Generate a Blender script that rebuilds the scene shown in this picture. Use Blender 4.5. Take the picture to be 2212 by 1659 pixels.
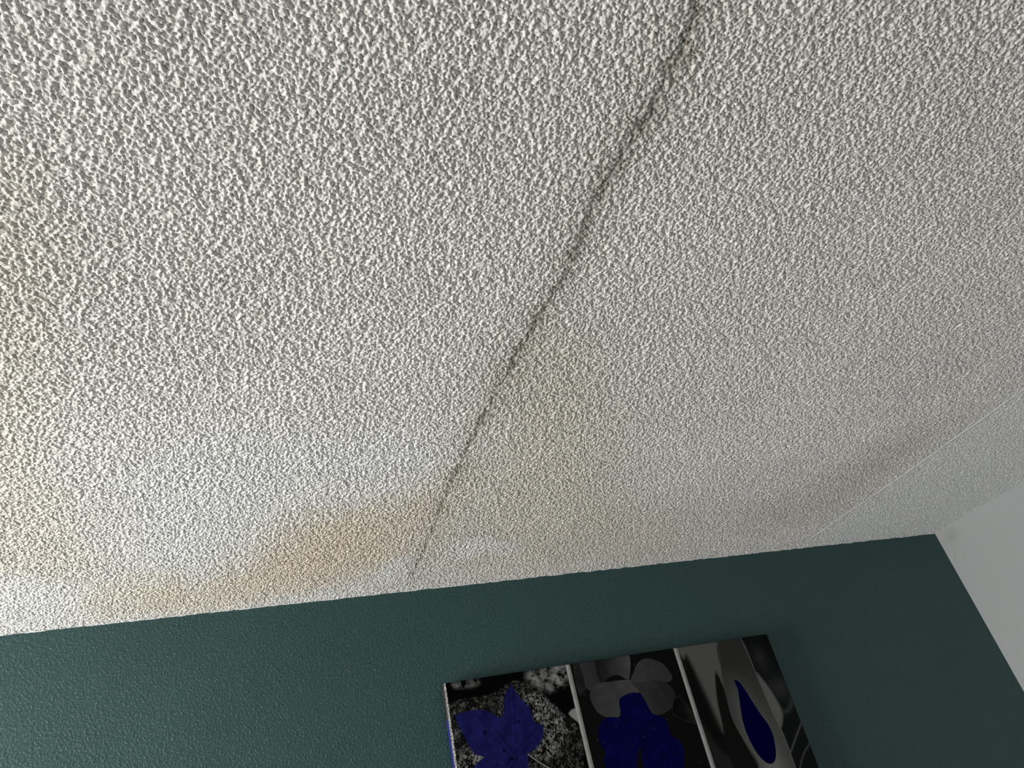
import bpy, bmesh, math
import numpy as np
from mathutils import Matrix, Vector

# ------------------------------------------------------------------ measured data (metres; canvas outlines in mm from its top left corner)
RM = [[0.9483965, 0.0168674, -0.316638], [-0.2481004, -0.582375, -0.7741354], [-0.1974597, 0.8127453, -0.5481376]]
FOC = 1542.56
WALL_X = 2.1392; WALL_Y = 1.8322
CX0 = 0.3786; CX1 = 1.3086; CZT = 2.1997
ROCK = [(-18, 41), (0, 42), (52, 39), (103, 40), (138, 28), (172, 16), (205, 29), (233, 55), (260, 85), (278, 109), (301, 134), (314, 167), (298, 235), (270, 361), (-65, 298)]
GLOW = [(204, 11), (222, -2), (262, -7), (317, -4), (312, 36), (273, 50), (236, 51), (216, 33)]
GLOW_B = [(292, 111), (314, 104), (319, 140), (307, 130)]
GLOW_C = [(15, 4), (50, 0), (82, 3), (75, 13), (43, 14), (20, 11)]
LEAF = [(160, 25), (169, 41), (175, 57), (184, 69), (197, 82), (197, 99), (199, 116), (208, 122), (221, 125), (217, 145), (210, 158), (192, 171), (169, 181), (163, 212), (165, 241), (151, 251), (130, 244), (110, 259), (85, 273), (74, 253), (48, 239), (21, 225), (20, 206), (33, 191), (46, 180), (65, 171), (43, 159), (33, 142), (24, 115), (14, 91), (11, 72), (41, 67), (65, 68), (90, 73), (106, 87), (120, 95), (129, 86), (134, 62), (142, 42)]
STEM = [(169, 181), (190, 201), (219, 222), (249, 242)]
LIGHTROCK = [(184, 59), (195, 75), (200, 114), (222, 123), (221, 148), (207, 166), (178, 183), (213, 201), (244, 186), (261, 158), (277, 151), (276, 119), (257, 95), (239, 71), (212, 52)]
LIGHTROCK_B = [(3, 166), (32, 159), (65, 170), (41, 182), (30, 197), (2, 196)]
BAR = [(311, -2), (315, 114), (319, 239)]
BAR_R = [(324, -1), (325, 116), (328, 240)]
P_A = [(354, -7), (400, -10), (402, 26), (395, 51), (381, 62), (363, 67), (353, 58), (353, 32)]
P_A2 = [(335, -10), (354, -10), (354, 37), (352, 58), (341, 67), (329, 68)]
P_B = [(400, -10), (489, -7), (477, 50), (469, 55), (445, 41), (414, 45), (393, 55)]
P_C = [(393, 55), (421, 55), (471, 57), (480, 68), (491, 91), (441, 95), (431, 104), (424, 134), (406, 138), (383, 132), (366, 117), (358, 93), (358, 78), (369, 63)]
P_D = [(480, 56), (495, 39), (508, 23), (532, 13), (557, 18), (583, 35), (596, 64), (590, 75), (573, 77), (540, 68), (486, 66)]
P_E = [(481, 66), (539, 70), (572, 81), (587, 97), (587, 116), (573, 136), (548, 147), (529, 149), (511, 143), (503, 115), (494, 89)]
P_F = [(588, 116), (609, 130), (624, 180), (613, 182), (587, 168), (568, 148)]
CLOVER = [(430, 108), (438, 96), (461, 89), (478, 89), (494, 96), (503, 121), (513, 146), (537, 158), (544, 174), (545, 201), (556, 209), (566, 225), (564, 249), (553, 278), (536, 303), (502, 316), (466, 310), (447, 288), (448, 261), (450, 242), (456, 211), (445, 225), (430, 254), (410, 277), (381, 280), (362, 265), (355, 245), (353, 226), (363, 208), (358, 201), (353, 180), (358, 159), (376, 139), (397, 135), (420, 140), (428, 127)]
BAR2 = [(624, 1), (624, 141), (626, 291)]
BAR2_R = [(638, 0), (638, 143), (639, 293)]
T_LIGHT = [(627, -8), (764, 0), (745, 74), (735, 122), (731, 79), (725, 78), (704, 145), (695, 218), (679, 205), (673, 162), (664, 90), (656, 24), (647, 28), (634, 5)]
T_DARK = [(654, 24), (662, 32), (676, 107), (687, 185), (691, 228), (689, 269), (669, 256), (648, 211), (638, 156), (642, 91)]
T_DARK_B = [(725, 78), (735, 122), (729, 188), (740, 244), (756, 309), (691, 302), (689, 238), (697, 187), (706, 134)]
T_PETAL = [(764, -1), (745, 74), (735, 122), (729, 188), (740, 244), (756, 309), (778, 364), (867, 380), (859, 330), (860, 251), (852, 185), (847, 100), (840, -2)]
T_BLUE = [(773, 102), (786, 107), (797, 134), (806, 164), (815, 192), (826, 218), (829, 246), (821, 281), (809, 301), (794, 307), (779, 300), (765, 278), (757, 247), (755, 215), (759, 186), (768, 150), (774, 124)]
T_WEDGE = [(848, 97), (859, 111), (873, 147), (882, 189), (877, 210), (861, 232), (857, 223), (852, 185)]
T_EDGE = [(840, -2), (847, 100), (852, 185), (860, 251), (859, 330)]
T_EDGE_B = [(764, -1), (745, 74), (735, 122), (729, 188), (740, 244), (756, 309)]
T_STREAK = [(931, 227), (895, 259), (863, 290)]
T_STREAK_B = [(930, 279), (895, 303), (869, 332)]
T_STREAK_C = [(930, 167), (906, 193), (883, 198)]
T_GLOWS = [(876, 54), (901, 137), (768, 198), (851, 211), (852, 89), (863, 262)]
CRACK = [(0.386, 0.247), (0.391, 0.272), (0.397, 0.291), (0.398, 0.323), (0.395, 0.349), (0.396, 0.387), (0.394, 0.416), (0.385, 0.442), (0.383, 0.482), (0.378, 0.517), (0.379, 0.562), (0.382, 0.619), (0.38, 0.664), (0.371, 0.712), (0.365, 0.763), (0.358, 0.819), (0.355, 0.879), (0.348, 0.93), (0.344, 0.985), (0.34, 1.06), (0.335, 1.143), (0.33, 1.233), (0.329, 1.334), (0.329, 1.423), (0.329, 1.522), (0.324, 1.629), (0.318, 1.747)]
S_LINE = [(1.599, 0.906), (1.59, 0.958), (1.592, 1.086), (1.587, 1.187), (1.589, 1.305), (1.582, 1.447), (1.57, 1.691), (1.568, 1.783)]
S_BAND = [(-0.265, 1.724), (-0.112, 1.587), (0.021, 1.357), (0.107, 1.31), (0.23, 1.278), (0.312, 1.212), (0.348, 1.161), (0.338, 1.357), (0.306, 1.543), (0.214, 1.688), (0.001, 1.779), (-0.189, 1.829)]
S_CORE = [(-0.075, 1.583), (0.039, 1.414), (0.147, 1.368), (0.252, 1.456), (0.258, 1.585), (0.147, 1.67), (0.001, 1.717)]
S_BEIGE = [(0.351, 1.093), (0.357, 0.904), (0.382, 0.796), (0.466, 0.751), (0.581, 0.939), (0.778, 1.312), (1.079, 1.56), (1.119, 1.753), (0.798, 1.793), (0.458, 1.753), (0.36, 1.609)]
S_BROWN = [(1.172, 1.52), (1.281, 1.353), (1.35, 1.199), (1.411, 1.061), (1.506, 1.148), (1.507, 1.356), (1.483, 1.572), (1.394, 1.68)]
S_LEFTY = [(-0.271, 0.543), (-0.217, 0.561), (-0.239, 0.762), (-0.303, 0.963), (-0.303, 1.169), (-0.296, 1.411), (-0.35, 1.536), (-0.457, 1.519), (-0.566, 1.434), (-0.407, 0.852)]
S_LEFTB = [(-0.393, 1.772), (-0.389, 1.656), (-0.266, 1.533), (-0.185, 1.58), (-0.241, 1.763)]
S_PATCH = [(0.379, 1.559), (0.456, 1.522), (0.548, 1.568), (0.551, 1.625), (0.46, 1.647), (0.396, 1.617)]
S_PATCH_B = [(0.234, 1.663), (0.282, 1.604), (0.326, 1.643), (0.324, 1.748), (0.265, 1.748)]
S_PATCH_C = [(-0.042, 1.798), (0.055, 1.78), (0.177, 1.786), (0.226, 1.817), (0.112, 1.831), (-0.021, 1.844)]
S_WHITE = [(-0.276, 1.096), (-0.111, 0.949), (0.149, 0.989), (0.327, 1.059), (0.308, 1.193), (0.191, 1.253), (0.02, 1.326), (-0.109, 1.536), (-0.266, 1.533), (-0.291, 1.292)]
S_WHITE_B = [(-0.554, 1.54), (-0.436, 1.562), (-0.394, 1.682), (-0.447, 1.816), (-0.63, 1.808)]


CEIL = 2.45          # ceiling height
EYE = 1.81           # camera height
DEP = 0.04           # canvas depth
LEFT_X, FRONT_Y = -2.20, -2.30
WIN_Y0, WIN_Y1, WIN_Z0, WIN_Z1 = 0.45, 1.55, 0.85, 2.10

sc = bpy.context.scene
for o in list(bpy.data.objects):
    bpy.data.objects.remove(o)

# ------------------------------------------------------------------ camera
cam_d = bpy.data.cameras.new('camera')
cam_d.sensor_fit = 'HORIZONTAL'
cam_d.sensor_width = 36.0
cam_d.lens = FOC / 2212.0 * 36.0
cam_d.clip_start = 0.01
cam = bpy.data.objects.new('camera', cam_d)
sc.collection.objects.link(cam)
M = Matrix([RM[0] + [0], RM[1] + [0], RM[2] + [EYE], [0, 0, 0, 1]])
cam.matrix_world = M
sc.camera = cam

# ------------------------------------------------------------------ colour management, sky, daylight
sc.view_settings.view_transform = 'Standard'
sc.view_settings.look = 'None'
sc.view_settings.gamma = 1.0
sc.view_settings.use_curve_mapping = False
sc.view_settings.exposure = 0.0

world = bpy.data.worlds.new('sky')
sc.world = world
world.use_nodes = True
wb = world.node_tree.nodes['Background']
wb.inputs[0].default_value = (0.80, 0.90, 1.0, 1)
wb.inputs[1].default_value = 1.0


def area(name, loc, rot, sx, sy, power, col):
    d = bpy.data.lights.new(name, 'AREA')
    d.shape = 'RECTANGLE'
    d.size, d.size_y = sx, sy
    d.energy = power
    d.color = col
    o = bpy.data.objects.new(name, d)
    o.location = loc
    o.rotation_euler = rot
    sc.collection.objects.link(o)
    return o


# daylight entering through the window in the left wall
area('window_daylight', (LEFT_X - 0.02, (WIN_Y0 + WIN_Y1) / 2, (WIN_Z0 + WIN_Z1) / 2), (0, math.radians(-90), 0),
     WIN_Z1 - WIN_Z0 - 0.1, WIN_Y1 - WIN_Y0 - 0.1, 97, (1.0, 0.985, 0.95))
# fill light added at an unseen doorway in the wall behind the camera
area('doorway_fill', (1.0, FRONT_Y - 0.02, 1.05), (math.radians(90), 0, 0), 0.8, 1.9, 6, (1.0, 0.98, 0.95))

# ------------------------------------------------------------------ helpers


def material(name, col, rough=0.6, spec=0.5):
    m = bpy.data.materials.new(name)
    m.use_nodes = True
    b = m.node_tree.nodes['Principled BSDF']
    b.inputs['Base Color'].default_value = (*col, 1)
    b.inputs['Roughness'].default_value = rough
    b.inputs['Specular IOR Level'].default_value = spec
    return m, m.node_tree, b


def lk(nt, a, b):
    nt.links.new(a, b)


def node(nt, t, **kw):
    n = nt.nodes.new(t)
    for k, v in kw.items():
        if k.startswith('i_'):
            n.inputs[k[2:].replace('_', ' ')].default_value = v
        else:
            setattr(n, k, v)
    return n


def box(bm, x0, x1, y0, y1, z0, z1):
    v = [bm.verts.new(p) for p in ((x0, y0, z0), (x1, y0, z0), (x1, y1, z0), (x0, y1, z0),
                                   (x0, y0, z1), (x1, y0, z1), (x1, y1, z1), (x0, y1, z1))]
    for f in ((3, 2, 1, 0), (4, 5, 6, 7), (0, 1, 5, 4), (1, 2, 6, 5), (2, 3, 7, 6), (3, 0, 4, 7)):
        bm.faces.new([v[i] for i in f])


def build(name, bm, mat, parent=None, kind=None):
    me = bpy.data.meshes.new(name)
    bm.normal_update()
    bm.to_mesh(me)
    bm.free()
    me.materials.append(mat)
    o = bpy.data.objects.new(name, me)
    sc.collection.objects.link(o)
    o.parent = parent
    if kind:
        o['kind'] = kind
    return o


def grid_mesh(name, P, colour, mat, flip=False, smooth=True):
    """P: (ny,nx,3) array of points, colour: (ny,nx,3) linear albedo."""
    ny, nx = P.shape[:2]
    idx = np.arange(ny * nx, dtype=np.int32).reshape(ny, nx)
    a, b, c, d = idx[:-1, :-1].ravel(), idx[:-1, 1:].ravel(), idx[1:, 1:].ravel(), idx[1:, :-1].ravel()
    q = np.stack((a, d, c, b) if flip else (a, b, c, d), 1)
    nf = len(q)
    me = bpy.data.meshes.new(name)
    me.vertices.add(ny * nx)
    me.vertices.foreach_set('co', P.reshape(-1).astype(np.float32))
    me.loops.add(nf * 4)
    me.loops.foreach_set('vertex_index', q.ravel())
    me.polygons.add(nf)
    me.polygons.foreach_set('loop_start', np.arange(0, nf * 4, 4, dtype=np.int32))
    me.update(calc_edges=True)
    me.polygons.foreach_set('use_smooth', np.full(nf, smooth))
    if colour is not None:
        at = me.color_attributes.new('paint', 'FLOAT_COLOR', 'POINT')
        rgba = np.ones((ny * nx, 4), np.float32)
        rgba[:, :3] = colour.reshape(-1, 3)
        at.data.foreach_set('color', rgba.ravel())
    me.materials.append(mat)
    o = bpy.data.objects.new(name, me)
    sc.collection.objects.link(o)
    return o


rng = np.random.default_rng(7)


def band_noise(n, lo, hi, seed, cell):
    """periodic noise on an n x n tile of the given cell size, wavelengths lo..hi (metres)"""
    r = np.random.default_rng(seed)
    f = np.fft.rfft2(r.standard_normal((n, n)).astype(np.float32))
    k = np.hypot(np.fft.fftfreq(n, cell)[:, None], np.fft.rfftfreq(n, cell)[None, :])
    w = np.exp(-(k * lo) ** 2) * (1 - np.exp(-(k * hi) ** 2))
    g = np.fft.irfft2(f * w, s=(n, n)).astype(np.float32)
    return g / g.std()


def sample(tile, x, y, cell):
    """bilinear sample of a periodic tile on a separable grid x (nx), y (ny)"""
    n = tile.shape[0]
    u, v = x / cell, y / cell
    iu, iv = np.floor(u).astype(int), np.floor(v).astype(int)
    fu, fv = (u - iu).astype(np.float32)[None, :], (v - iv).astype(np.float32)[:, None]
    i0, i1, j0, j1 = iu % n, (iu + 1) % n, iv % n, (iv + 1) % n
    A = tile[j0][:, i0] * (1 - fu) + tile[j0][:, i1] * fu
    B = tile[j1][:, i0] * (1 - fu) + tile[j1][:, i1] * fu
    return A * (1 - fv) + B * fv


def grains(n, size, seed, cell, fill):
    """periodic tile of rounded grains: the highest dome covering each point"""
    r = np.random.default_rng(seed)
    m = int(round(n * cell / size))
    s = n * cell / m
    jx, jy = r.random((m, m)), r.random((m, m))
    rad = (0.45 + 0.50 * r.random((m, m)))
    hh = np.where(r.random((m, m)) < fill, 0.35 + 0.65 * r.random((m, m)), 0.08)
    g = (np.arange(n) + 0.5) * cell / s
    ci = np.floor(g).astype(int)
    best = np.zeros((n, n), np.float32)
    X, Y = g[None, :], g[:, None]
    for dy in (-1, 0, 1):
        for dx in (-1, 0, 1):
            cx, cy = (ci + dx), (ci + dy)
            a = np.ix_(cy % m, cx % m)
            d2 = ((cx[None, :] + jx[a] - X) ** 2 + (cy[:, None] + jy[a] - Y) ** 2) / rad[a] ** 2
            best = np.maximum(best, (np.clip(1 - d2, 0, 1) ** 0.8 * hh[a]).astype(np.float32))
    return best


def spline(pts, n=8, closed=True):
    p = np.array(pts, float)
    out = []
    m = len(p)
    for i in range(m if closed else m - 1):
        if closed:
            a, b, c, d = p[(i - 1) % m], p[i], p[(i + 1) % m], p[(i + 2) % m]
        else:
            a, b, c, d = p[max(i - 1, 0)], p[i], p[i + 1], p[min(i + 2, m - 1)]
        for k in range(n):
            t = k / n
            out.append(0.5 * ((2 * b) + (c - a) * t + (2 * a - 5 * b + 4 * c - d) * t * t + (3 * b - a - 3 * c + d) * t ** 3))
    if not closed:
        out.append(p[-1])
    return np.array(out)


def line_dist(X, Y, pts):
    """distance to a polyline, and the run (0..1) of the nearest point"""
    best = np.full(X.shape, 1e9, np.float32)
    run = np.zeros(X.shape, np.float32)
    m = len(pts) - 1
    for i in range(m):
        ax, ay = pts[i]
        bx, by = pts[i + 1]
        dx, dy = bx - ax, by - ay
        t = np.clip(((X - ax) * dx + (Y - ay) * dy) / (dx * dx + dy * dy + 1e-12), 0, 1)
        d = np.hypot(X - ax - t * dx, Y - ay - t * dy)
        k = d < best
        best = np.where(k, d, best)
        run = np.where(k, (i + t) / m, run)
    return best, run


def inside(X, Y, pts):
    c = np.zeros(X.shape, bool)
    j = len(pts) - 1
    for i in range(len(pts)):
        xi, yi = pts[i]
        xj, yj = pts[j]
        if yi != yj:
            c ^= ((yi > Y) != (yj > Y)) & (X < (xj - xi) * (Y - yi) / (yj - yi) + xi)
        j = i
    return c


def region(X, Y, pts, soft, smooth=True):
    """soft membership 0..1 of a closed outline"""
    q = spline(pts, 6) if smooth else np.array(pts + pts[:1], float)
    m = np.zeros(X.shape, np.float32)
    r = 3 * soft
    x0, x1, y0, y1 = q[:, 0].min() - r, q[:, 0].max() + r, q[:, 1].min() - r, q[:, 1].max() + r
    jj = np.where((Y[:, 0] >= y0) & (Y[:, 0] <= y1))[0]
    ii = np.where((X[0] >= x0) & (X[0] <= x1))[0]
    if not len(jj) or not len(ii):
        return m
    s = np.s_[jj[0]:jj[-1] + 1, ii[0]:ii[-1] + 1]
    Xs, Ys = X[s], Y[s]
    d, _ = line_dist(Xs, Ys, np.vstack([q, q[:1]]))
    sd = np.where(inside(Xs, Ys, q), d, -d)
    t = np.clip(0.5 + sd / (2 * soft), 0, 1)
    m[s] = t * t * (3 - 2 * t)
    return m


def mix(c, m, col):
    return c * (1 - m[..., None]) + np.array(col, np.float32) * m[..., None]


def s2l(v):
    v = np.asarray(v, float) / 255.0
    return np.where(v < 0.04045, v / 12.92, ((v + 0.055) / 1.055) ** 2.4)


# ------------------------------------------------------------------ the ceiling: sprayed texture coat, stains, joints
def axis(parts):
    out = []
    for a, b, da, db in parts:
        n = max(2, int(round((b - a) / ((da + db) / 2))))
        t = np.linspace(0, 1, n, endpoint=False)
        w = (da + (db - da) * t)
        c = np.concatenate([[0], np.cumsum(w)[:-1]]) / w.sum()
        out.append(a + (b - a) * c)
    out.append([parts[-1][1]])
    return np.concatenate(out)


gx = axis([(LEFT_X, -1.0, .04, .005), (-1.0, -0.68, .003, .0014), (-0.68, WALL_X + .004, .00112, .00112)])
gy = axis([(FRONT_Y, -0.7, .05, .006), (-0.7, 0.16, .0035, .0016), (0.16, 1.0, .0010, .0012), (1.0, WALL_Y + .004, .0012, .0017)])
CELL = 0.0006
N = 2048


def popcorn(x, y):
    big = band_noise(N, 0.0075, 0.026, 1, CELL)
    mid = band_noise(N, 0.0027, 0.0085, 2, CELL)
    g1 = grains(N, 0.0029, 3, CELL, 0.5)
    g2 = grains(N, 0.0019, 4, CELL, 0.55)
    fine = band_noise(N, 0.0012, 0.003, 5, CELL)
    # plateaus of coat broken by small pits, with finer grains sitting on them
    raw = 0.45 * mid + 1.7 * (g1 - g1.mean()) + 0.38 * big
    # short rows of pits where the coat dragged along the boards
    r_ = np.random.default_rng(6)
    f_ = np.fft.rfft2(r_.standard_normal((N, N)).astype(np.float32))
    kx, ky = np.fft.rfftfreq(N, CELL)[None, :], np.fft.fftfreq(N, CELL)[:, None]
    dr = np.fft.irfft2(f_ * np.exp(-(kx * 0.0065) ** 2 - (ky * 0.0016) ** 2), s=(N, N)).astype(np.float32)
    dr /= dr.std()
    raw = raw - 0.9 * np.clip(dr - 1.0, 0, 2)
    h = 0.00125 * np.tanh(0.95 * (raw + 0.42)) + 0.00042 * np.clip(raw, -1.5, 2.5) + 0.00085 * g2 + 0.00027 * fine
    return sample(h * 1.15, x, y, CELL)


def make_ceiling():
    X, Y = np.meshgrid(gx.astype(np.float32), gy.astype(np.float32))
    H = popcorn(gx, gy)
    H -= H.mean()
    warp = band_noise(512, 0.06, 0.25, 11, 0.01)
    wav = sample(warp, gx, gy, 0.01)
    warp2 = sample(band_noise(512, 0.06, 0.25, 12, 0.01), gx, gy, 0.01)
    blotch = sample(band_noise(512, 0.05, 0.12, 13, 0.01), gx, gy, 0.01)
    slow = sample(band_noise(512, 0.25, 0.9, 14, 0.01), gx, gy, 0.01)
    Xw, Yw = X + 0.008 * wav, Y + 0.010 * warp2
    # the coat thins out beyond the board joint next to the right wall
    sd, _ = line_dist(X, Y, spline(S_LINE, 6, False))
    strip = np.clip((X - 1.575 + 0.0 * Y) / 0.03, 0, 1)
    H = H * (1 - 0.28 * strip)
    # joint near the right wall: a thin raised paper edge
    k = np.clip(1 - sd / 0.0045, 0, 1)
    H = H * (1 - 0.85 * np.clip(1.6 - sd / 0.0055, 0, 1)) + 0.0017 * k ** 0.5
    # crack: a furrow with the coat worn off along it, wandering on the grain
    cl_ = spline(CRACK, 6, False)
    jit = 0.0030 * sample(band_noise(1024, 0.012, 0.05, 15, 0.004), gx, gy, 0.004)
    cd, run = line_dist(X + jit, Y + jit, cl_)
    wid = (0.0112 - 0.0085 * run) * (1 + 0.25 * blotch)
    smooth_band = np.clip(1.5 - cd / wid, 0, 1)
    H = H * (1 - 0.25 * smooth_band) - 0.0008 * np.exp(-(cd / (0.6 * wid)) ** 2)
    # a slight step: the board right of the crack hangs a little lower
    P = np.stack([X, Y, CEIL - H], -1)

    base = np.ones(X.shape + (3,), np.float32) * np.array([0.845, 0.82, 0.79], np.float32)
    base *= (1 + 0.018 * slow + 0.012 * blotch)[..., None]

    def stain(pts, soft, tint, amount):
        nonlocal base
        m = region(Xw, Yw, pts, soft) * amount
        base = base * (1 - m[..., None] * (1 - np.array(tint, np.float32)))
    stain(S_BEIGE, 0.14, (0.905, 0.88, 0.815), 1.0)
    stain(S_BAND, 0.085, (0.94, 0.89, 0.80), 1.0)
    stain(S_CORE, 0.120, (0.96, 0.91, 0.86), 0.7)
    stain(S_BROWN, 0.100, (0.89, 0.87, 0.845), 1.0)
    stain(S_LEFTY, 0.090, (0.93, 0.905, 0.845), 1.0)
    stain(S_LEFTB, 0.050, (0.93, 0.89, 0.80), 0.8)
    for pts, s_, a_ in ((S_WHITE, 0.13, 0.9), (S_WHITE_B, 0.03, 0.6), (S_PATCH, 0.02, 0.75), (S_PATCH_B, 0.02, 0.7), (S_PATCH_C, 0.02, 0.5)):
        base = mix(base, region(Xw, Yw, pts, s_) * a_, (0.87, 0.865, 0.85))
    # dirt drawn in along the crack, wider and fainter beside it
    base *= (1 - (0.16 * np.exp(-(cd / 0.045) ** 2) * (0.75 + 0.25 * blotch))[..., None] * np.array([0.8, 0.84, 1.05], np.float32))
    mot = sample(band_noise(1024, 0.004, 0.014, 16, 0.001), gx, gy, 0.001)
    core = np.exp(-(cd / (0.95 * wid)) ** 2) * np.clip(0.42 - 0.02 * run + 0.08 * mot, 0.1, 0.62)
    core += np.exp(-(cd / 0.0016) ** 2) * 0.25 * run
    core += np.exp(-(cd / 0.020) ** 2) * 0.13 * (1 - run) * (1 + 0.6 * mot)
    base *= (1 - core[..., None] * np.array([0.96, 0.98, 1.03], np.float32))
    base = mix(base, np.clip(1.3 - sd / 0.004, 0, 1) * np.clip(0.62 + 0.18 * blotch, 0.3, 0.9), (0.91, 0.91, 0.90))
    base = mix(base, strip * 0.85, (0.88, 0.885, 0.88))
    base = np.clip(base, 0.02, 0.9)

    m, nt, b = material('ceiling_coat', (0.75, 0.75, 0.73), 0.85, 0.25)
    a = node(nt, 'ShaderNodeAttribute', attribute_name='paint')
    lk(nt, a.outputs['Color'], b.inputs['Base Color'])
    tc = node(nt, 'ShaderNodeTexCoord')
    nz = node(nt, 'ShaderNodeTexNoise', i_Scale=650.0, i_Detail=3.0)
    lk(nt, tc.outputs['Object'], nz.inputs['Vector'])
    bp = node(nt, 'ShaderNodeBump', i_Strength=0.8, i_Distance=0.0006)
    lk(nt, nz.outputs['Fac'], bp.inputs['Height'])
    lk(nt, bp.outputs['Normal'], b.inputs['Normal'])
    o = grid_mesh('ceiling', P, base, m, flip=True, smooth=True)
    o['kind'] = 'structure'
    return o


make_ceiling()

# ------------------------------------------------------------------ walls and floor


def rolled_paint(name, col, rough, spec, scale, dist, blotch=0.0):
    m, nt, b = material(name, col, rough, spec)
    tc = node(nt, 'ShaderNodeTexCoord')
    n1 = node(nt, 'ShaderNodeTexNoise', i_Scale=scale, i_Detail=3.0, i_Roughness=0.6, i_Distortion=0.6)
    lk(nt, tc.outputs['Object'], n1.inputs['Vector'])
    r = node(nt, 'ShaderNodeMapRange', i_From_Min=0.42, i_From_Max=0.72)
    r.interpolation_type = 'SMOOTHSTEP'
    lk(nt, n1.outputs['Fac'], r.inputs['Value'])
    bp = node(nt, 'ShaderNodeBump', i_Strength=1.0, i_Distance=dist)
    lk(nt, r.outputs['Result'], bp.inputs['Height'])
    lk(nt, bp.outputs['Normal'], b.inputs['Normal'])
    n2 = node(nt, 'ShaderNodeTexNoise', i_Scale=5.0, i_Detail=3.0)
    lk(nt, tc.outputs['Object'], n2.inputs['Vector'])
    mx = node(nt, 'ShaderNodeMix', data_type='RGBA')
    mx.inputs[6].default_value = (*[c * (1 - blotch) for c in col], 1)
    mx.inputs[7].default_value = (*[min(1, c * (1 + blotch)) for c in col], 1)
    lk(nt, n2.outputs['Fac'], mx.inputs[0])
    lk(nt, mx.outputs[2], b.inputs['Base Color'])
    return m


GREEN = rolled_paint('green_wall_paint', (0.025, 0.073, 0.070), 0.42, 0.43, 185.0, 0.0010, 0.12)
WHITE = rolled_paint('white_wall_paint', (0.44, 0.455, 0.46), 0.6, 0.4, 260.0, 0.00022, 0.02)
FLOOR = rolled_paint('grey_brown_carpet', (0.12, 0.11, 0.10), 0.9, 0.1, 300.0, 0.002, 0.1)
FRAME, _, _ = material('white_frame_paint', (0.8, 0.8, 0.78), 0.4, 0.5)

bm = bmesh.new(); box(bm, LEFT_X - .15, WALL_X + .15, WALL_Y, WALL_Y + .15, 0, CEIL + .05)
build('wall_back', bm, GREEN, kind='structure')
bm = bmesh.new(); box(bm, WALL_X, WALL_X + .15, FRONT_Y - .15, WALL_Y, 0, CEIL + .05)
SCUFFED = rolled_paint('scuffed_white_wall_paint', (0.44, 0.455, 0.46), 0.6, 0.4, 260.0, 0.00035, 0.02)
nt = SCUFFED.node_tree
bsdf = nt.nodes['Principled BSDF']
paint_out = bsdf.inputs['Base Color'].links[0].from_socket
tc = node(nt, 'ShaderNodeTexCoord')
wn = node(nt, 'ShaderNodeTexNoise', i_Scale=40.0, i_Detail=4.0)
lk(nt, tc.outputs['Object'], wn.inputs['Vector'])
for (y, z, sy, sz, tilt, tint) in ((WALL_Y - .030, CEIL - .085, .004, .030, .5, 0.72), (WALL_Y - .05, CEIL - .03, .06, .045, 0, 0.90),
                                   (WALL_Y - .055, CEIL - .105, .003, .018, .6, 0.78)):
    mp = node(nt, 'ShaderNodeMapping')
    mp.vector_type = 'TEXTURE'
    mp.inputs['Location'].default_value = (WALL_X, y, z)
    mp.inputs['Rotation'].default_value = (tilt, 0, 0)
    mp.inputs['Scale'].default_value = (.5, sy, sz)
    lk(nt, tc.outputs['Object'], mp.inputs['Vector'])
    gr = node(nt, 'ShaderNodeTexGradient', gradient_type='QUADRATIC_SPHERE')
    lk(nt, mp.outputs['Vector'], gr.inputs['Vector'])
    mu_ = node(nt, 'ShaderNodeMath', operation='MULTIPLY')
    lk(nt, gr.outputs['Fac'], mu_.inputs[0]); lk(nt, wn.outputs['Fac'], mu_.inputs[1])
    m2 = node(nt, 'ShaderNodeMath', operation='MULTIPLY')
    m2.use_clamp = True
    lk(nt, mu_.outputs[0], m2.inputs[0]); m2.inputs[1].default_value = 3.0
    mx = node(nt, 'ShaderNodeMix', data_type='RGBA')
    lk(nt, m2.outputs[0], mx.inputs[0]); lk(nt, paint_out, mx.inputs[6])
    mx.inputs[7].default_value = (0.44 * tint, 0.44 * tint, 0.42 * tint, 1)
    paint_out = mx.outputs[2]
lk(nt, paint_out, bsdf.inputs['Base Color'])
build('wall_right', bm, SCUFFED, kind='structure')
bm = bmesh.new()
box(bm, LEFT_X - .15, LEFT_X, FRONT_Y - .15, WIN_Y0, 0, CEIL + .05)
box(bm, LEFT_X - .15, LEFT_X, WIN_Y1, WALL_Y, 0, CEIL + .05)
box(bm, LEFT_X - .15, LEFT_X, WIN_Y0, WIN_Y1, 0, WIN_Z0)
box(bm, LEFT_X - .15, LEFT_X, WIN_Y0, WIN_Y1, WIN_Z1, CEIL + .05)
build('wall_left', bm, WHITE, kind='structure')
bm = bmesh.new()
box(bm, LEFT_X, 0.58, FRONT_Y - .15, FRONT_Y, 0, CEIL + .05)
box(bm, 1.42, WALL_X, FRONT_Y - .15, FRONT_Y, 0, CEIL + .05)
box(bm, 0.58, 1.42, FRONT_Y - .15, FRONT_Y, 2.03, CEIL + .05)
build('wall_front', bm, WHITE, kind='structure')
bm = bmesh.new(); box(bm, LEFT_X - .15, WALL_X + .15, FRONT_Y - .15, WALL_Y + .15, -.1, 0)
build('floor', bm, FLOOR, kind='structure')

# window frame in the left wall
bm = bmesh.new()
for a in ((WIN_Y0, WIN_Y1, WIN_Z0, WIN_Z0 + .05), (WIN_Y0, WIN_Y1, WIN_Z1 - .05, WIN_Z1),
          (WIN_Y0, WIN_Y0 + .05, WIN_Z0 + .05, WIN_Z1 - .05), (WIN_Y1 - .05, WIN_Y1, WIN_Z0 + .05, WIN_Z1 - .05)):
    box(bm, LEFT_X - .10, LEFT_X - .05, *a)
build('window_1', bm, FRAME, kind='structure')

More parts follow.
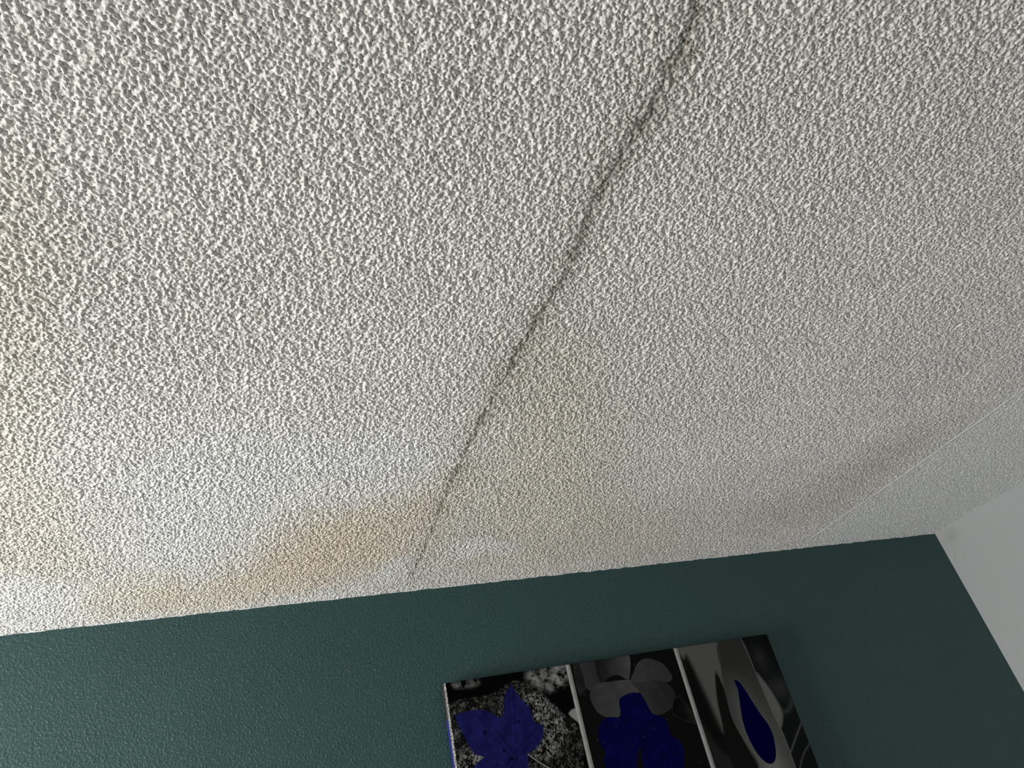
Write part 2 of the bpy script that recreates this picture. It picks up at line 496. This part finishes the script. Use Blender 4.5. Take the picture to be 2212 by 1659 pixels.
# paint edge: the ceiling coat drips a few millimetres unevenly onto the green wall
bead_x = np.arange(LEFT_X, WALL_X, 0.0015)
tile = band_noise(2048, 0.004, 0.02, 21, 0.0015)[0]
tile2 = band_noise(2048, 0.03, 0.15, 22, 0.0015)[0]


def bead(name, along, wall):
    """thin ragged lip of ceiling coat where it meets a wall; wall: 'back' or 'right'"""
    n = len(along)
    w = 0.0015 + 0.00030 * np.interp(np.arange(n), np.arange(2048), tile, period=2048) \
        + 0.0006 * np.interp(np.arange(n), np.arange(2048), tile2, period=2048)
    w = np.clip(w, 0.0004, 0.006)
    rows = []
    for k in range(5):
        t = k / 4
        out = 0.0028 * math.cos(t * math.pi / 2) * np.clip(w / 0.003, .4, 1.3)
        z = CEIL - 0.0005 - w * math.sin(t * math.pi / 2) * 1.0
        p = np.zeros((n, 3))
        if wall == 'back':
            p[:, 0], p[:, 1] = along, WALL_Y - out
        else:
            p[:, 0], p[:, 1] = WALL_X - out, along
        p[:, 2] = z
        rows.append(p)
    P = np.array(rows)
    o = grid_mesh(name, P, np.full((5, n, 3), 0.74), bpy.data.materials['ceiling_coat'], flip=(wall == 'right'))
    o['kind'] = 'structure'


bead('trim_1', bead_x, 'back')


# ------------------------------------------------------------------ the canvas print
CW, CH = (CX1 - CX0) * 1000, 600.0    # mm


def paint(u, v):
    """printed picture, u right and v down in mm -> linear colour"""
    U, V = np.meshgrid(u, v)
    U = U.astype(np.float32)
    V = V.astype(np.float32)
    def fractal(lo, seed, octaves, fall=0.75):
        t = 0
        for k in range(octaves):
            t = t + fall ** (-k) * band_noise(1024, lo * 2 ** k, lo * 2 ** (k + 1.3), seed + k, 0.001)
        t = t / t.std()
        return sample(t.astype(np.float32), u / 1000, v / 1000, 0.001)
    n_f = fractal(0.0019, 31, 3)
    n_m = fractal(0.0035, 51, 4)
    n_l = sample(band_noise(1024, 0.03, 0.08, 33, 0.001), u / 1000, v / 1000, 0.001)
    n_c = fractal(0.008, 61, 3)
    # streaks of lichen running up over the rock
    n_s = sample(band_noise(1024, 0.004, 0.024, 34, 0.001), (u + 0) / 1000 * 1.7, v / 1000 * 0.75, 0.001)
    c = np.zeros(U.shape + (3,), np.float32) + s2l((6, 7, 8)).astype(np.float32)
    R = lambda p, s, **k: region(U, V, p, s, **k)
    G = lambda g: s2l((g, g, g))
    # --- left panel: leaf on a rock
    p1 = (U < 318)
    c = mix(c, R(GLOW, 13) * np.clip(0.42 + 0.30 * n_c, 0, 1), G(140))
    c = mix(c, R(GLOW_C, 8) * np.clip(0.35 + 0.3 * n_c, 0, 1), G(120))
    c = mix(c, R(GLOW_B, 3) * 0.75, G(160))
    rock = R(ROCK, 3) * p1
    fine = np.clip(0.62 + 0.42 * n_f, 0, 1.5)
    c = mix(c, rock, G(14))
    c = mix(c, rock * np.clip(0.30 * np.clip(0.35 + 0.5 * n_s + 0.45 * n_m, 0, 1.6) * fine, 0, 0.8), G(130))
    lr = np.clip(R(LIGHTROCK, 9) + R(LIGHTROCK_B, 5), 0, 1)
    c = mix(c, lr * np.clip(0.72 * np.clip(0.55 + 0.42 * n_s + 0.42 * n_m, 0, 1.3) * fine, 0, 0.95), G(150))
    d, _ = line_dist(U, V, spline(STEM, 6, False))
    c = mix(c, np.clip(1.6 - d / 0.9, 0, 1) * (U > STEM[0][0]), G(150))
    lf = R(LEAF, 0.9, smooth=False)
    leafc = s2l((30, 31, 90))[None, None] * (0.85 + 0.10 * n_l[..., None] + 0.05 * n_f[..., None])
    leafc = leafc * (1 - 0.7 * np.clip((n_m - 1.9) * 3, 0, 1))[..., None]
    # veins from the stem towards the tip of each lobe
    s0 = np.array(STEM[0], float)
    for tip in (LEAF[0], LEAF[8], LEAF[32], LEAF[19]):
        d, run = line_dist(U, V, np.array([s0 + (-34, 2), tip], float))
        leafc = leafc * (1 + (0.35 * np.exp(-(d / 1.3) ** 2) - 0.16 * np.exp(-((d - 5) / 4) ** 2))[..., None])
    c = c * (1 - lf[..., None]) + leafc * lf[..., None]
    # --- middle panel: clover
    p2 = (U > 322) & (U < 628)
    c = np.where(p2[..., None], s2l((3, 4, 4)), c).astype(np.float32)

    def petal(p, g0, g1, soft=1.0):
        nonlocal c
        q = np.array(p, float)
        m = R(p, soft) * p2
        t = np.clip((U - q[:, 0].min()) / (np.ptp(q[:, 0]) + 1), 0, 1)
        g = g0 + (g1 - g0) * t + 2.5 * n_l
        g = g * 0.86
        col = s2l(np.stack([g, g, g + 1], -1).clip(2, 255))
        c = c * (1 - m[..., None]) + col * m[..., None]
        e = np.exp(-((R(p, 2.2) - 0.5) / 0.28) ** 2) * p2 * 0.10
        c = mix(c, e, G(120))
    petal(P_A2, 34, 30, 2)
    petal(P_A, 62, 50)
    petal(P_B, 26, 92)
    petal(P_C, 66, 84)
    petal(P_D, 74, 62)
    petal(P_E, 66, 44)
    petal(P_F, 6, 42, 3)
    m = R(CLOVER, 1.0) * p2
    cc = s2l((10, 10, 66))[None, None] * (0.9 + 0.10 * n_l[..., None] + 0.03 * n_f[..., None])
    c = c * (1 - m[..., None]) + cc * m[..., None]
    # creases where the leaflets fold and overlap
    cen = np.array(CLOVER).mean(0)
    for a in ((-60, -95), (95, -40), (-105, 10), (10, 90)):
        d, _ = line_dist(U, V, np.array([cen + (0, -10), cen + a], float))
        c = mix(c, m * np.exp(-(d / 1.5) ** 2) * 0.12, s2l((34, 36, 92)))
    d, _ = line_dist(U, V, np.array([cen + (20, -38), cen + (62, -40)], float))
    c = mix(c, m * np.exp(-(d / 3.0) ** 2) * 0.6, s2l((4, 4, 40)))
    dots = rng.random((26, 2)) * (260, 330) + (340, 10)
    for x, y in dots:
        d = np.hypot(U - x, V - y)
        c = mix(c, np.clip(1.6 - d / 0.8, 0, 1) * p2 * 0.35, G(150))
    # --- right panel: long petals
    p3 = (U > 634)
    c = np.where(p3[..., None], s2l((24, 27, 27)), c).astype(np.float32)
    R3 = lambda p, s, **k: region(U, V, p, s, **k) * p3
    c = mix(c, np.exp(-(((U - T_GLOWS[0][0]) / 22) ** 2 + ((V - T_GLOWS[0][1]) / 34) ** 2)) * p3 * .5, G(70))
    c = mix(c, np.exp(-(((U - T_GLOWS[1][0]) / 35) ** 2 + ((V - T_GLOWS[1][1]) / 28) ** 2)) * p3 * .5, G(66))
    c = mix(c, np.clip(1 - (V / 130), 0, 1) ** 0.7 * (U > 836) * .55 * p3, G(14))
    c = mix(c, R3(T_LIGHT, 6) * .95, G(92))
    c = mix(c, R3([(634, 250), (660, 200), (760, 330), (840, 600), (634, 600)], 22) * .5, G(44))
    c = mix(c, R3(T_DARK, 9) * .9, G(17))
    pet = R3(T_PETAL, 0.9)
    gl = 52 + 62 * np.clip((V - 60) / 170, 0, 1) * np.clip(1.15 - np.abs(U - 760 - 0.12 * V) / 70, 0.45, 1)
    gl = gl * (1 + 0.02 * n_f)
    colp = s2l(np.stack([gl, gl, gl], -1))
    c = c * (1 - pet[..., None]) + colp * pet[..., None]
    c = mix(c, R3(T_DARK_B, 1.6) * .92, G(22))
    c = mix(c, R3(T_WEDGE, 4.5) * .9, G(104))
    for p, w, g in ((T_EDGE, 0.9, 118), (T_EDGE_B, 0.7, 84), (T_STREAK, 2.2, 88), (T_STREAK_B, 1.8, 84), (T_STREAK_C, 6, 60)):
        d, _ = line_dist(U, V, spline(p, 6, False))
        c = mix(c, np.exp(-(d / w) ** 2) * .8 * p3, G(g))
    c = mix(c, R3(T_BLUE, 1.0, smooth=True), s2l((5, 5, 52)))
    # --- the pale bars between the panels
    for a, b in ((311.5, 323.5), (625.0, 637.5)):
        m = np.clip((U - a) / 0.8 + .5, 0, 1) * np.clip((b - U) / 0.8 + .5, 0, 1)
        g = 168 - 34 * ((U - a) / (b - a) > 0.58) + 4 * n_m
        col = s2l(np.stack([g, g, g], -1))
        c = c * (1 - m[..., None]) + col * m[..., None]
    return c


def make_canvas():
    root = bpy.data.objects.new('canvas_print', None)
    sc.collection.objects.link(root)
    root.location = (CX0, WALL_Y, CZT - CH / 1000)
    root['label'] = 'wide canvas print of three dark blue and grey leaf photos on the green wall'
    root['category'] = 'picture'
    # wrapped cloth: cross section goes side - rounded corner - front - rounded corner - side
    r = 3.0

    def prof(L, step):
        """arc list: (position along, depth from front, printed coordinate)"""
        side = np.linspace(DEP * 1000 - 0.5, r, 14)
        out = [(0.0, s, -(s - r) - r * 1.57) for s in side]
        for a in np.linspace(0, math.pi / 2, 6)[1:-1]:
            out.append((r - r * math.cos(a), r - r * math.sin(a), -r * 1.57 + a * r))
        for x in np.arange(r, L - r + .01, step):
            out.append((x, 0.0, x - r))
        out.append((L - r, 0.0, L - r))
        for a in np.linspace(0, math.pi / 2, 6)[1:-1]:
            out.append((L - r + r * math.sin(a), r - r * math.cos(a), L - r + a * r))
        out += [(L, s, L - r + r * 1.57 + (s - r)) for s in side[::-1]]
        return np.array(out)
    pu, pv = prof(CW, 0.9), prof(CH, 0.95)
    # the side print mirrors the picture's edge
    mu = np.abs(pu[:, 2]); mu = np.where(mu > CW, 2 * CW - mu, mu)
    mv = np.abs(pv[:, 2]); mv = np.where(mv > CH, 2 * CH - mv, mv)
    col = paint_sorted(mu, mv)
    # left wrap: mottled rock print, with caught light painted in as a paler strip
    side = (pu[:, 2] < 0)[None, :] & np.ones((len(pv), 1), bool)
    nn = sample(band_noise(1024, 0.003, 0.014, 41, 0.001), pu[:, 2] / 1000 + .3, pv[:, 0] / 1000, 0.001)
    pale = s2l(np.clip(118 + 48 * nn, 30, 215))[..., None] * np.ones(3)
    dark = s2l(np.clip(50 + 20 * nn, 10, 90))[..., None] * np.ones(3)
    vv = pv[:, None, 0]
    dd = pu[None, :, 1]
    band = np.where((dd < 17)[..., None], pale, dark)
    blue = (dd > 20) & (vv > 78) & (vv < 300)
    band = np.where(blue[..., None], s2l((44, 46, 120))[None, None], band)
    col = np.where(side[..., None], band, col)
    X = pu[None, :, 0] + 0 * pv[:, None, 0]
    Z = CH - pv[:, None, 0] + 0 * pu[None, :, 0]
    # depth: whichever wrap is deeper, corners folded in
    Dp = np.maximum(pu[None, :, 1], pv[:, None, 1])
    # pull the cloth in slightly between the stretcher bars' corners and give it a weave
    P = np.stack([X, -(DEP * 1000 - Dp), Z], -1) / 1000
    P[..., 1] -= 0.0000
    m, nt, b = material('printed_canvas', (0.1, 0.1, 0.1), 0.75, 0.0)
    a = node(nt, 'ShaderNodeAttribute', attribute_name='paint')
    lk(nt, a.outputs['Color'], b.inputs['Base Color'])
    tc = node(nt, 'ShaderNodeTexCoord')
    w1 = node(nt, 'ShaderNodeTexWave', i_Scale=500.0)
    w1.bands_direction = 'X'
    w2 = node(nt, 'ShaderNodeTexWave', i_Scale=500.0)
    w2.bands_direction = 'Z'
    for w in (w1, w2):
        lk(nt, tc.outputs['Object'], w.inputs['Vector'])
    ad = node(nt, 'ShaderNodeMath', operation='ADD')
    lk(nt, w1.outputs['Fac'], ad.inputs[0]); lk(nt, w2.outputs['Fac'], ad.inputs[1])
    bp = node(nt, 'ShaderNodeBump', i_Strength=0.25, i_Distance=0.0002)
    lk(nt, ad.outputs[0], bp.inputs['Height'])
    lk(nt, bp.outputs['Normal'], b.inputs['Normal'])
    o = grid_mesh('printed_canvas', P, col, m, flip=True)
    o.parent = root
    wood, _, _ = material('pine_stretcher', (0.50, 0.36, 0.21), 0.7, 0.2)
    bm = bmesh.new()
    W, H_ = CW / 1000, CH / 1000
    for x0, x1, z0, z1 in ((.002, .042, .002, H_ - .002), (W - .042, W - .002, .002, H_ - .002), (.042, W - .042, .002, .042), (.042, W - .042, H_ - .042, H_ - .002)):
        box(bm, x0, x1, -.034, -.001, z0, z1)
    build('stretcher_frame', bm, wood, root)


def paint_sorted(mu, mv):
    """paint on a regular grid, then look the colours up at the wrapped positions"""
    u = np.arange(0, CW + 1, 0.9)
    v = np.arange(0, CH + 1, 0.95)
    C = paint(u, v)
    iu = np.clip(np.round(mu / 0.9).astype(int), 0, len(u) - 1)
    iv = np.clip(np.round(mv / 0.95).astype(int), 0, len(v) - 1)
    return C[iv][:, iu]


make_canvas()
